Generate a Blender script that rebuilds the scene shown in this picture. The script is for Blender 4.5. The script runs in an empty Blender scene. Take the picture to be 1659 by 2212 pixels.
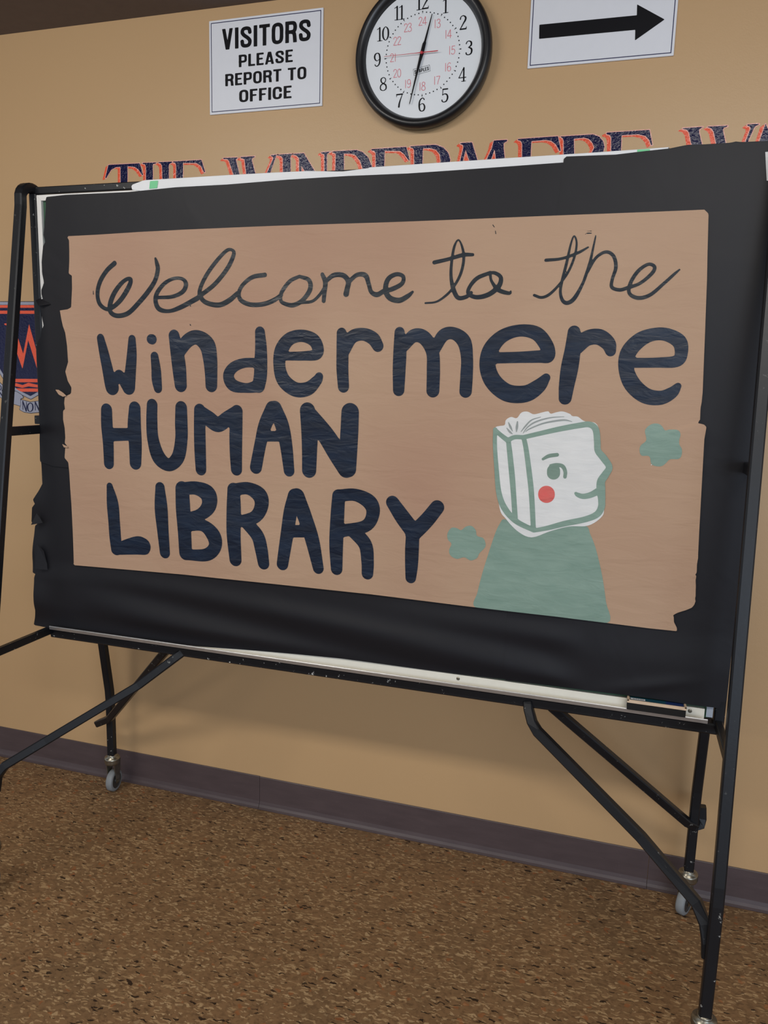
import bpy, bmesh, math, json
import numpy as np
from mathutils import Vector, Matrix

# ---------------------------------------------------------------- camera, world, light, exposure
scene = bpy.context.scene
COL = scene.collection
cam_d = bpy.data.cameras.new('camera'); cam = bpy.data.objects.new('camera', cam_d); COL.objects.link(cam)
cam_d.sensor_fit = 'HORIZONTAL'; cam_d.sensor_width = 36.0; cam_d.lens = 36.0 * 1661.0 / 1659.0
cam_d.clip_start = 0.05
R_ = Vector((0.95491763, 0.29553911, 0.02808831)); U_ = Vector((-0.07564113, 0.15072465, 0.98567768)); F_ = Vector((-0.2870727, 0.94336563, -0.16628454))
mw = Matrix((R_, U_, -F_)).transposed().to_4x4(); mw.translation = Vector((0, -2.18, 1.4273)); cam.matrix_world = mw
scene.camera = cam

world = bpy.data.worlds.new('world'); scene.world = world; world.use_nodes = True
bg = world.node_tree.nodes['Background']; bg.inputs[0].default_value = (0.82, 0.90, 1.0, 1); bg.inputs[1].default_value = 0.85

def area(name, loc, sx, sy, power, color, rot=(0, 0, 0)):
    d = bpy.data.lights.new(name, 'AREA'); d.shape = 'RECTANGLE'; d.size = sx; d.size_y = sy; d.energy = power; d.color = color
    o = bpy.data.objects.new(name, d); o.location = loc; o.rotation_euler = rot; COL.objects.link(o); return o
WARM = (1.0, 0.95, 0.88)
area('ceiling_lamp_right', (0.45, -2.12, 2.44), 1.2, 0.22, 24, WARM, (math.radians(30), 0, 0))
area('ceiling_lamp_left', (-1.75, -2.12, 2.44), 1.2, 0.22, 31, WARM, (math.radians(30), 0, 0))
area('ceiling_lamp_rear_right', (0.6, -4.9, 2.44), 1.2, 0.5, 22, WARM, (math.radians(12), 0, 0))
area('ceiling_lamp_rear_left', (-2.4, -4.9, 2.44), 1.2, 0.5, 32, WARM, (math.radians(12), 0, 0))
area('window_light', (2.6, -5.6, 1.25), 3.2, 1.5, 95, (0.66, 0.80, 1.0), (math.radians(90), 0, math.radians(24)))

scene.view_settings.view_transform = 'Standard'; scene.view_settings.look = 'None'
scene.view_settings.exposure = -0.16; scene.view_settings.gamma = 1.0; scene.view_settings.use_curve_mapping = False

# ---------------------------------------------------------------- traced shapes, in 0.1 mm on their own plane (x, z)
DATA = json.loads('''{"letters":[["W",[[[-13091,17164,65],[-13341,16979,61],[-13550,16710,64],[-13642,16410,60],[-13586,16135,59],[-13378,15992,51],[-13177,16035,57],[-12907,16242,67],[-12669,16555,69],[-12604,16738,58],[-12727,16755,50],[-12927,16622,60],[-13132,16380,69],[-13254,16107,72],[-13235,15904,64],[-13020,15816,61],[-12690,15888,63],[-12357,16159,65],[-12060,16454,66],[-11862,16719,62],[-11780,16984,63],[-11808,17142,56],[-11849,17264,31]]]],["e",[[[-11809,16281,43],[-11367,16301,48],[-11053,16421,57],[-10951,16605,62],[-11048,16737,44],[-11296,16756,43],[-11580,16637,51],[-11807,16399,61],[-11856,16185,64],[-11753,15991,64],[-11469,15938,48],[-11122,16034,60],[-10624,16260,65]]]],["l",[[[-10655,16245,56],[-10562,16313,56],[-10133,16597,56],[-9771,16980,57],[-9591,17310,53],[-9632,17423,37],[-9798,17406,44],[-10098,17140,51],[-10373,16808,53],[-10541,16496,54],[-10544,16313,60],[-10381,16154,60],[-10017,16091,63],[-9716,16205,65],[-9489,16375,55]]]],["c",[[[-8734,16813,56],[-9065,16766,53],[-9329,16590,50],[-9447,16385,53],[-9389,16204,56],[-9124,16100,57],[-8773,16109,57],[-8484,16201,58],[-8283,16327,48]]]],["o",[[[-7805,16767,41],[-8058,16654,48],[-8267,16403,51],[-8300,16226,46],[-8225,16134,47],[-7968,16082,56],[-7715,16198,54],[-7521,16449,61],[-7552,16674,53],[-7805,16767,40]],[[-7742,16148,41],[-7462,16172,36],[-7269,16322,38],[-7145,16496,38]]]],["m",[[[-7205,16804,49],[-7125,16620,60],[-7143,16371,55],[-7156,16181,50]],[[-7125,16630,47],[-6919,16781,56],[-6674,16778,59],[-6536,16639,64],[-6559,16467,65],[-6583,16343,71]],[[-6535,16614,52],[-6323,16783,50],[-6109,16771,59],[-6024,16585,52],[-5950,16389,51],[-5805,16324,59],[-5649,16401,55]]]],["e",[[[-5675,16392,50],[-5414,16458,55],[-5194,16577,51],[-5173,16736,45],[-5346,16786,49],[-5541,16677,57],[-5597,16435,63],[-5486,16249,64],[-5249,16190,63],[-5044,16286,55],[-4929,16382,30]]]],["t",[[[-4610,16125,21],[-4355,16152,23],[-4145,16278,28],[-3972,16457,29],[-3811,16746,33],[-3745,17055,33],[-3776,17320,28],[-3883,17525,17],[-3979,17369,29],[-4025,17016,33],[-4021,16704,38],[-3952,16434,51],[-3835,16245,49],[-3648,16262,46],[-3535,16351,42]],[[-4434,17040,46],[-4086,17110,41],[-3761,17192,45],[-3538,17192,35]]]],["o",[[[-3117,16790,41],[-3411,16674,46],[-3578,16476,43],[-3590,16329,45],[-3390,16252,49],[-3116,16317,55],[-2905,16493,56],[-2869,16681,45],[-3002,16780,39],[-3140,16790,31]],[[-3115,16759,32],[-3075,16605,31],[-2914,16413,48],[-2669,16337,39],[-2626,16381,18]]]],["t",[[[-2099,16290,30],[-1936,16241,31],[-1763,16310,32],[-1558,16525,27],[-1380,16801,27],[-1272,17118,26],[-1248,17392,21],[-1313,17537,17],[-1374,17353,22],[-1435,16973,31],[-1510,16589,31],[-1529,16352,31],[-1469,16174,38],[-1357,16122,44],[-1212,16230,45],[-1042,16584,31],[-941,16964,31]],[[-1888,17040,35],[-1549,17068,30],[-1212,17181,31],[-994,17298,18]]]],["h",[[[-1042,16584,31],[-941,16964,30],[-888,17300,22],[-854,17533,15]],[[-990,16753,31],[-821,17068,31],[-619,17190,34],[-453,17103,36],[-386,16871,38],[-442,16620,34],[-438,16451,36],[-266,16395,38],[-103,16440,39]],[[-1085,17569,6],[-1019,17588,13],[-942,17582,10]],[[-1039,17634,4],[-988,17641,10],[-945,17628,6]]]],["e",[[[-123,16432,39],[139,16530,35],[368,16736,39],[406,16868,35],[272,16919,34],[78,16781,39],[-60,16532,39],[-64,16322,36],[122,16224,42],[364,16286,39],[629,16525,34],[815,16709,30],[916,16803,17]]]],["w",[[[-13581,15231,115],[-13488,14857,148],[-13383,14409,169],[-13302,14044,190],[-13253,13932,209]],[[-12593,15214,111],[-12611,14816,151],[-12665,14369,171],[-12731,13947,198]],[[-13284,13987,187],[-13123,14178,142],[-13026,14282,124],[-12936,14183,149],[-12750,13974,194]]]],["i",[[[-12015,15220,127],[-11976,15215,133]],[[-11916,14783,116],[-11873,14443,142],[-11860,14166,149],[-11827,13945,124]]]],["n",[[[-11324,15314,158],[-11249,14947,190],[-11181,14512,203],[-11139,14047,178]],[[-11206,14866,166],[-10918,15195,182],[-10637,15278,185],[-10362,15094,222],[-10274,14747,203],[-10247,14370,179],[-10244,14061,167]]]],["d",[[[-8865,15432,135],[-8841,15088,159],[-8840,14720,177],[-8851,14350,183],[-8899,14094,177]],[[-8887,14667,121],[-9304,14658,122],[-9617,14535,139],[-9751,14318,152],[-9619,14090,159],[-9245,14031,123],[-8934,14082,160]]]],["e",[[[-8187,14847,104],[-7671,14861,114],[-7332,14903,136],[-7289,15057,151],[-7421,15260,159],[-7733,15349,149],[-8063,15263,161],[-8275,14991,182],[-8330,14625,163],[-8212,14261,182],[-7891,14038,182],[-7547,14059,173],[-7311,14258,135],[-7245,14369,105]]]],["r",[[[-6674,15425,126],[-6643,15016,154],[-6634,14558,155],[-6598,14138,144]],[[-6610,14991,151],[-6409,15322,157],[-6128,15399,150],[-5867,15302,158],[-5739,15129,141]]]],["m",[[[-5209,15455,124],[-5186,15053,160],[-5191,14581,160],[-5190,14096,141]],[[-5099,15124,132],[-4861,15374,156],[-4599,15330,163],[-4392,15018,154],[-4351,14600,161],[-4346,14107,157]],[[-4336,15065,131],[-4146,15390,147],[-3894,15438,141],[-3648,15258,162],[-3560,14893,142],[-3551,14479,148],[-3558,14117,148]]]],["e",[[[-2973,14894,127],[-2398,14918,126],[-1901,14945,139],[-1701,14962,141],[-1760,15192,153],[-2000,15455,152],[-2386,15514,134],[-2767,15381,152],[-3015,15084,183],[-3071,14719,187],[-2922,14366,197],[-2583,14114,200],[-2168,14104,192],[-1883,14280,161],[-1724,14478,96]]]],["r",[[[-1176,15497,136],[-1180,15111,172],[-1219,14713,191],[-1259,14311,169],[-1272,14033,142]],[[-1096,15165,162],[-892,15356,169],[-637,15393,171],[-426,15253,154],[-362,15089,113]]]],["e",[[[84,14845,108],[604,14860,108],[1011,14897,126],[1099,15060,131],[1036,15313,147],[759,15458,137],[473,15451,138],[214,15325,162],[12,15064,169],[-13,14739,159],[140,14394,175],[433,14150,170],[749,14108,153],[979,14224,126],[1089,14369,73]]]],["H",[[[-13463,13316,177],[-13472,12893,185],[-13453,12392,171],[-13458,11848,157]],[[-12562,13399,179],[-12597,12930,209],[-12590,12435,203],[-12606,11910,182]],[[-13370,12647,182],[-12640,12694,167]]]],["U",[[[-12019,13504,162],[-12044,13077,170],[-12028,12587,179],[-11869,12113,206],[-11556,11921,173],[-11271,12147,193],[-11158,12629,186],[-11150,13053,187],[-11143,13463,172]]]],["M",[[[-10598,13423,163],[-10605,12896,170],[-10598,12354,171],[-10584,11856,158]],[[-10585,13376,174],[-10331,13207,204],[-10064,13064,196],[-9796,13229,192],[-9564,13391,168]],[[-9518,13428,164],[-9546,12944,185],[-9549,12409,179],[-9537,11918,160]]]],["A",[[[-8509,13535,192],[-8719,13098,183],[-8847,12623,166],[-8977,12006,168]],[[-8446,13538,196],[-8240,13118,191],[-8122,12601,172],[-8041,11973,147]],[[-8686,12825,135],[-8302,12843,134]]]],["N",[[[-7542,13520,205],[-7486,13036,224],[-7480,12518,206],[-7486,12024,194]],[[-7523,13492,183],[-7053,12942,231],[-6740,12500,244],[-6488,12113,219]],[[-6410,13523,227],[-6419,13084,234],[-6438,12573,235],[-6440,12127,218]]]],["L",[[[-13459,11217,98],[-13380,10740,189],[-13346,10224,190],[-13324,9770,190],[-13298,9444,176]],[[-13321,9429,148],[-12958,9540,206],[-12586,9613,260],[-12424,9602,241]],[[-13321,9429,153],[-12886,9455,131],[-12368,9529,155]]]],["I",[[[-11846,11293,144],[-11816,10728,202],[-11773,10096,182],[-11729,9491,161]]]],["B",[[[-11161,11301,204],[-11135,10779,220],[-11096,10153,206],[-11071,9546,200]],[[-11161,11301,174],[-10729,11343,183],[-10387,11206,234],[-10356,10900,213],[-10600,10645,166],[-11020,10500,154]],[[-11059,10295,151],[-10534,10351,163],[-10213,10103,210],[-10174,9793,186],[-10440,9554,173],[-11037,9498,147]]]],["R",[[[-9627,11381,181],[-9623,10832,209],[-9612,10154,204],[-9561,9505,178]],[[-9606,11382,163],[-9207,11439,166],[-8878,11281,211],[-8825,11001,194],[-9009,10696,169],[-9476,10536,151]],[[-9275,10552,168],[-8929,10213,182],[-8810,9855,182],[-8742,9478,162]]]],["A",[[[-7869,11322,206],[-8000,10895,190],[-8092,10285,179],[-8203,9512,162]],[[-7819,11326,212],[-7597,10807,200],[-7386,10226,193],[-7199,9501,149]],[[-8060,10397,163],[-7548,10440,162]]]],["R",[[[-6676,11418,172],[-6708,10877,185],[-6726,10165,187],[-6695,9533,157]],[[-6670,11430,157],[-6232,11478,158],[-5854,11320,193],[-5762,11038,172],[-5958,10703,155],[-6640,10517,164]],[[-6271,10548,173],[-5946,10235,180],[-5868,9799,166],[-5861,9497,153]]]],["Y",[[[-5260,11358,167],[-4996,11012,196],[-4722,10690,202]],[[-4129,11322,173],[-4384,10975,185],[-4719,10604,192]],[[-4720,10633,169],[-4723,10229,176],[-4720,9822,164],[-4727,9500,135]]]]],"shoulders":[[-2483,11167],[-2599,11034],[-2697,10779],[-2823,10310],[-2949,9796],[-3040,9318],[-3079,8936],[-2241,8924],[-1134,8926],[14,8908],[-48,9420],[-180,10039],[-363,10649],[-508,10967],[-643,11157],[-1271,11050],[-1832,10816],[-2207,10972]],"book":[[-2829,13298],[-2722,13346],[-2603,13373],[-2584,13489],[-2462,13566],[-2334,13542],[-2234,13675],[-2093,13702],[-1947,13647],[-1722,13709],[-1617,13724],[-1572,13672],[-1442,13713],[-1304,13736],[-1127,13679],[-1090,13638],[-969,13633],[-861,13560],[-773,13528],[-567,13502],[-468,13297],[-440,12912],[-161,12574],[-292,12282],[-243,11605],[-295,11377],[-574,11162],[-991,11110],[-1408,10964],[-1830,10779],[-2166,10900],[-2458,11177],[-2620,11427],[-2779,12347],[-2847,13078]],"bookline":[[[-2820,13262,48],[-2808,12897,48],[-2742,12349,52],[-2658,11798,63],[-2509,11436,75],[-2217,11140,68],[-1805,10960,56]],[[-2819,13244,51],[-2655,13116,54],[-2504,13015,62]],[[-2504,13029,54],[-2452,12733,62],[-2367,12188,66],[-2306,11748,62],[-2239,11213,62]],[[-2504,13029,55],[-2363,13101,51],[-2148,13112,50]],[[-2147,13094,54],[-2077,12826,57],[-1974,12286,61],[-1890,11778,61],[-1797,10961,58]],[[-2148,13112,51],[-1762,13223,54],[-1348,13338,60],[-938,13434,63],[-701,13468,66],[-557,13363,71],[-503,13084,71],[-476,12892,71],[-342,12733,78],[-205,12536,71],[-274,12362,83],[-355,12207,89],[-349,12029,96],[-314,11780,79],[-311,11600,76],[-402,11431,74],[-653,11302,69],[-1101,11167,66],[-1484,11032,55],[-1786,10947,48]],[[-390,11983,78],[-555,11878,68],[-724,11830,61],[-848,11858,50],[-896,11891,32]]],"brow":[[[-1683,12630,29],[-1553,12709,43],[-1369,12748,43]]],"eye":[[[-1426,12374,148],[-1423,12320,148]],[[-1497,12489,36],[-1365,12518,40],[-1230,12490,46],[-1162,12372,42],[-1161,12249,39]]],"cheek":[[[-1552,11830,189],[-1550,11809,189]]],"pages":[[[-2556,13310,7],[-2479,13223,25],[-2411,13171,7]],[[-2519,13438,11],[-2467,13332,25],[-2414,13236,7]],[[-2312,13464,14],[-2319,13338,29],[-2324,13230,11]],[[-1785,13593,7],[-1993,13513,14],[-2127,13364,18],[-2220,13234,7]],[[-1262,13621,7],[-1573,13584,14],[-1884,13482,18],[-2072,13349,14],[-2171,13201,7]],[[-1082,13516,7],[-1291,13542,21],[-1706,13454,18],[-2017,13315,14],[-2119,13239,7]]],"flower":[[[492,13373],[540,13471],[632,13537],[743,13549],[830,13505],[908,13406],[989,13428],[1161,13429],[1230,13341],[1214,13209],[1230,13107],[1285,13022],[1291,12883],[1236,12799],[1064,12782],[982,12688],[904,12621],[778,12613],[683,12663],[627,12824],[464,12830],[413,12947],[432,13059],[536,13175]],[[-3847,10701],[-3755,10846],[-3617,10848],[-3518,10807],[-3406,10904],[-3271,10935],[-3160,10837],[-3125,10704],[-2969,10659],[-2904,10509],[-2937,10409],[-3046,10281],[-3098,10158],[-3250,10085],[-3410,10149],[-3584,10092],[-3744,10157],[-3790,10291],[-3738,10454],[-3830,10545]]],"kraft":[[-14562,17885],[-14497,17779],[-14500,17505],[-14508,17263],[-14538,16914],[-14440,16872],[-14446,16529],[-14499,16036],[-14613,15986],[-14860,15953],[-14830,15736],[-14789,15536],[-14725,15369],[-14677,15027],[-14652,14578],[-14751,14317],[-14684,14059],[-14575,13884],[-14602,13720],[-14804,13632],[-14835,13454],[-14818,13281],[-14881,13244],[-14893,13000],[-14852,12758],[-14844,12495],[-14866,12345],[-14772,12235],[-14853,12231],[-14893,11928],[-14783,11802],[-14768,11527],[-14764,11081],[-14747,10542],[-14747,10469],[-14739,9815],[-14734,8889],[-14775,8843],[-13497,8870],[-11117,8931],[-8346,8949],[-5778,8966],[-3389,8936],[-1162,8930],[921,8897],[1537,8904],[1534,8978],[1458,9109],[1442,9248],[1425,9268],[1518,9333],[1695,9418],[1806,9485],[1848,9554],[1872,9663],[1845,9692],[1860,9736],[1842,10000],[1826,10125],[1835,10211],[1802,10234],[1834,10295],[1823,10473],[1833,10631],[1826,10710],[1805,11181],[1791,11532],[1757,12388],[1735,12913],[1721,13253],[1739,13514],[1693,13568],[1553,13596],[1599,13665],[1587,13923],[1598,14035],[1599,14258],[1570,14810],[1537,15465],[1472,16604],[1432,17154],[1415,17427],[1384,17915],[1297,17999],[186,17990],[-1741,17979],[-3803,17968],[-5560,17962],[-8396,17964],[-10964,17950],[-12325,17932],[-13642,17898]],"black_a":[[-15224,18917],[-14593,18947],[-12646,18938],[-11253,18993],[-9802,18994],[-8179,19034],[-6634,19045],[-5128,19031],[-3650,19052],[-1657,19087],[-1421,19065],[-976,12471],[-8384,12007],[-14808,11650],[-15311,11660],[-15766,11766],[-15767,12044],[-15773,12360],[-15745,12715],[-15751,13456],[-15733,14330],[-15706,15078],[-15572,15243],[-15530,15444],[-15462,15557],[-15500,15719],[-15542,16066],[-15553,16153],[-15628,16190],[-15608,16264],[-15500,16276],[-15410,16227],[-15495,16363],[-15494,16510],[-15452,16583],[-15399,16706],[-15423,16828],[-15447,16950],[-15445,17254],[-15407,17496],[-15377,17664],[-15295,17771],[-15307,17831],[-15347,17940],[-15291,18273],[-15238,18663]],"black_c":[[-15757,11925],[-12525,12103],[-1933,12684],[-1607,7219],[-2313,7176],[-3316,7151],[-4862,7141],[-6546,7133],[-7818,7076],[-9235,6997],[-10828,6899],[-13604,6841],[-15529,6810],[-16036,6833],[-16311,6843],[-16171,7331],[-16168,7814],[-16155,8337],[-16107,8454],[-16207,8458],[-16204,8923],[-16151,9437],[-16106,9867],[-15940,9990],[-16232,9926],[-16134,10411],[-16019,10533],[-16088,10637],[-15888,10916],[-15743,11173],[-15760,11594]],"black_b":[[-1640,19204],[-565,19188],[-98,19218],[525,19251],[722,19281],[855,19300],[1169,19291],[1679,19293],[1782,19313],[1870,19295],[2720,19281],[2720,7387],[2595,7385],[2591,7218],[2066,7203],[1363,7225],[620,7225],[-1055,7194],[-2306,7159],[-2307,8734],[-1714,17977]],"strip":[[[-12563,19107],[-12188,19206],[-11252,19208],[-9800,19216],[-8572,19215],[-7650,19208],[-7048,19169],[-6753,19154],[-6098,19198],[-6058,18977],[-8178,18949],[-9802,18934],[-12039,18919],[-12547,18991]],[[-6121,19210],[-4947,19222],[-3659,19234],[-2830,19244],[-1239,19255],[83,19272],[505,19280],[491,19222],[2,19139],[-1230,19121],[-2309,19005],[-3648,18993],[-5126,18974],[-6080,18958]]],"gtape":[[[-11998,19175],[-11760,19178],[-11792,18998],[-12024,18991]],[[-139,19266],[121,19265],[126,19205],[-124,19201]]],"mural":[["T",[[-15969,20738],[-14836,20726],[-14720,20378],[-14762,20380],[-14883,20546],[-15021,20633],[-15273,20664],[-15318,19447],[-15561,19455],[-15529,20658],[-15700,20655],[-15874,20583],[-15964,20472],[-16061,20349],[-16098,20355],[-16033,20545]],[]],["H",[[-14733,20732],[-14245,20720],[-14246,20696],[-14365,20679],[-14375,20612],[-14377,20077],[-14040,20074],[-14045,20606],[-14089,20687],[-14171,20698],[-14171,20726],[-13698,20717],[-13693,20690],[-13789,20661],[-13810,20594],[-13829,19393],[-14055,19401],[-14042,19994],[-14379,19998],[-14394,19413],[-14629,19422],[-14616,20635],[-14656,20694],[-14739,20703]],[]],["E",[[-13660,20717],[-12686,20715],[-12558,20354],[-12598,20351],[-12702,20539],[-12860,20635],[-13315,20659],[-13334,20031],[-12788,20030],[-12789,19952],[-13335,19964],[-13344,19466],[-12582,19471],[-12583,19381],[-13569,19383],[-13554,20615],[-13585,20673],[-13661,20690]],[]],["W",[[-11949,20728],[-11471,20718],[-11476,20696],[-11535,20662],[-11293,19828],[-11177,20131],[-11253,20658],[-11381,20698],[-11381,20726],[-10909,20722],[-10914,20701],[-10998,20671],[-11011,20613],[-10756,19784],[-10325,20609],[-10325,20674],[-10393,20695],[-10393,20720],[-10181,20730],[-10225,20701],[-10267,20606],[-10705,19496],[-10807,19500],[-11062,19994],[-11243,19517],[-11346,19521],[-11755,20619],[-11807,20683],[-11949,20699]],[]],["I",[[-10181,20724],[-9711,20726],[-9772,20655],[-9754,19503],[-9998,19512],[-10011,20614],[-10068,20681],[-10180,20705]],[]],["N",[[-9706,20719],[-9356,20721],[-8700,19760],[-8719,20651],[-8823,20692],[-8823,20715],[-8512,20717],[-8595,20686],[-8642,20647],[-8626,19416],[-8767,19421],[-9425,20381],[-9428,19490],[-9482,19492],[-9501,20587],[-9587,20672],[-9705,20698]],[]],["D",[[-8477,20716],[-8169,20719],[-7746,20715],[-7558,20648],[-7391,20494],[-7281,20260],[-7252,20030],[-7325,19741],[-7555,19583],[-7907,19534],[-8384,19533],[-8369,20651],[-8477,20695]],[[-8125,20642],[-7908,20630],[-7766,20577],[-7634,20424],[-7559,20233],[-7531,20044],[-7583,19795],[-7816,19679],[-8099,19648]]],["E",[[-7305,20713],[-6291,20717],[-6173,20358],[-6205,20360],[-6341,20530],[-6457,20618],[-6912,20650],[-6916,20159],[-6487,20159],[-6485,20087],[-6914,20087],[-6901,19640],[-6198,19651],[-6195,19547],[-7138,19524],[-7175,20606],[-7222,20661],[-7304,20686]],[]],["R",[[-6179,20725],[-5458,20724],[-5236,20641],[-5088,20492],[-5025,20308],[-5081,20089],[-5296,19978],[-4944,19434],[-5208,19445],[-5561,19970],[-5805,19972],[-5787,19469],[-6016,19478],[-6057,20626],[-6111,20680],[-6178,20694]],[[-5813,20649],[-5609,20646],[-5431,20591],[-5327,20465],[-5291,20281],[-5411,20085],[-5810,20084]]],["M",[[-4769,20727],[-4447,20728],[-4164,19961],[-3896,20542],[-3854,20736],[-3498,20735],[-3497,20701],[-3588,20652],[-3581,20524],[-3426,19608],[-3658,19618],[-3822,20528],[-4095,19637],[-4255,19644],[-4610,20546],[-4819,19669],[-4873,19672],[-4677,20606],[-4691,20676],[-4767,20697]],[]],["E",[[-3215,20737],[-2172,20742],[-2078,20381],[-2108,20373],[-2209,20543],[-2336,20637],[-2479,20670],[-2855,20663],[-2854,20191],[-2409,20197],[-2404,20119],[-2849,20112],[-2824,19699],[-2115,19706],[-2088,19607],[-3046,19591],[-3092,20613],[-3133,20684],[-3213,20708]],[]],["R",[[-2114,20731],[-1284,20734],[-1123,20668],[-1017,20548],[-974,20413],[-1012,20207],[-1159,20081],[-812,19606],[-1087,19618],[-1394,20074],[-1722,20082],[-1712,19647],[-1960,19658],[-2017,20626],[-2052,20695],[-2113,20718]],[[-1761,20659],[-1495,20667],[-1374,20626],[-1279,20526],[-1227,20409],[-1306,20223],[-1720,20207]]],["E",[[-951,20755],[99,20755],[198,20387],[170,20382],[112,20519],[10,20618],[-164,20669],[-573,20672],[-555,20182],[-145,20188],[-139,20113],[-549,20106],[-519,19707],[178,19711],[185,19617],[-763,19604],[-819,20612],[-853,20689],[-948,20717]],[]],["W",[[883,20746],[1367,20747],[1279,20697],[1278,20629],[1535,19827],[1625,20080],[1700,20340],[1617,20622],[1554,20704],[1467,20728],[1466,20745],[1928,20740],[1929,20722],[1835,20693],[1826,20637],[2070,19828],[2362,20322],[2454,20640],[2443,20682],[2365,20715],[2363,20736],[2636,20737],[2634,20719],[2552,20689],[2518,20622],[2176,19594],[2064,19600],[1867,19896],[1582,19623],[1439,19629],[1114,20395],[1050,20628],[987,20704],[884,20727]],[]],["A",[[2779,20730],[3360,19538],[3197,19546],[3087,19832],[2664,19840],[2594,19574],[2497,19579]],[]]],"shield":[[-20893,16495],[-17531,16490],[-17588,15259],[-17710,14713],[-17967,14357],[-18390,13992],[-18841,13723],[-19358,13470],[-19855,13659],[-20287,13942],[-20562,14321],[-20738,14657],[-20901,15173],[-20952,15667]],"crest_bars":[[[-20866,16486],[-17557,16481],[-17561,16396],[-20872,16398]],[[-20879,16302],[-17566,16304],[-17570,16203],[-20886,16198]],[[-20341,14027],[-18305,14070],[-18419,13958],[-20249,13913]],[[-20224,13875],[-19913,13888],[-19665,13834],[-19409,13916],[-19135,13871],[-18943,13854],[-18721,13916],[-18502,13927],[-18674,13772],[-18838,13779],[-19004,13763],[-19416,13796],[-19671,13737],[-19948,13781],[-20117,13776]],[[-19966,13712],[-18730,13742],[-18956,13629],[-19734,13606]]],"crest_w":[[-20294,15883],[-19815,15885],[-19818,15841],[-19890,15807],[-19573,14879],[-19275,15866],[-19028,15021],[-18980,14911],[-18617,15815],[-18697,15847],[-18694,15891],[-18157,15893],[-18160,15850],[-18323,15795],[-19024,14377],[-19339,15337],[-19632,14375],[-19788,14775],[-20091,15695],[-20182,15806],[-20297,15838]],"ribbon":[[[-20782,14020],[-20457,13766],[-20186,13581],[-19945,13611],[-19713,13493],[-19648,13411],[-19777,13366],[-19779,13115],[-20210,13214],[-20488,13308],[-20707,13450],[-20866,13629]],[[-19765,13332],[-19364,13262],[-18973,13320],[-18868,13238],[-18880,13012],[-18994,12944],[-19386,12897],[-19664,12925],[-19834,12999],[-19762,13161]]],"rib_letters":[[[[-19685,13278,14],[-19687,13004,14]],[[-19676,13278,23],[-19555,12964,28]],[[-19526,13261,13],[-19544,12959,13]]],[[[-19380,13238,12],[-19467,13172,23],[-19492,13080,31],[-19465,12978,22],[-19389,12943,11],[-19302,12996,23],[-19268,13099,31],[-19290,13201,22],[-19380,13238,13]]],[[[-19169,13284,14],[-19171,13001,14]],[[-19161,13273,22],[-19019,13006,28]],[[-18997,13290,12],[-19007,13007,12]]],[[[-20537,13639,13],[-20444,13321,13]],[[-20615,13545,20],[-20459,13321,23]],[[-20626,13796,11],[-20571,13763,14],[-20563,13684,17],[-20608,13636,13]]]],"arrow":[[-2813,23461],[-420,23444],[-433,23693],[248,23282],[-419,22867],[-431,23111],[-2800,23124]],"flaps":[[[-15068,13818],[-14960,13815],[-14825,13743],[-14722,13657],[-14831,13628],[-14967,13688]],[[-14926,12326],[-14850,12291],[-14743,12258],[-14760,12218],[-14868,12225]]],"specks_dark":[[[-3045,17695,7],[-3033,17634,9]],[[-3111,17826,9],[-3072,17773,6]],[[-10850,15608,9],[-10837,15587,15]],[[-13773,16466,7],[-13770,16378,13]],[[-10842,16103,9],[-10830,16066,15]]],"specks_white":[[[688,12636,11],[689,12639,11]]]}''')

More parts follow.
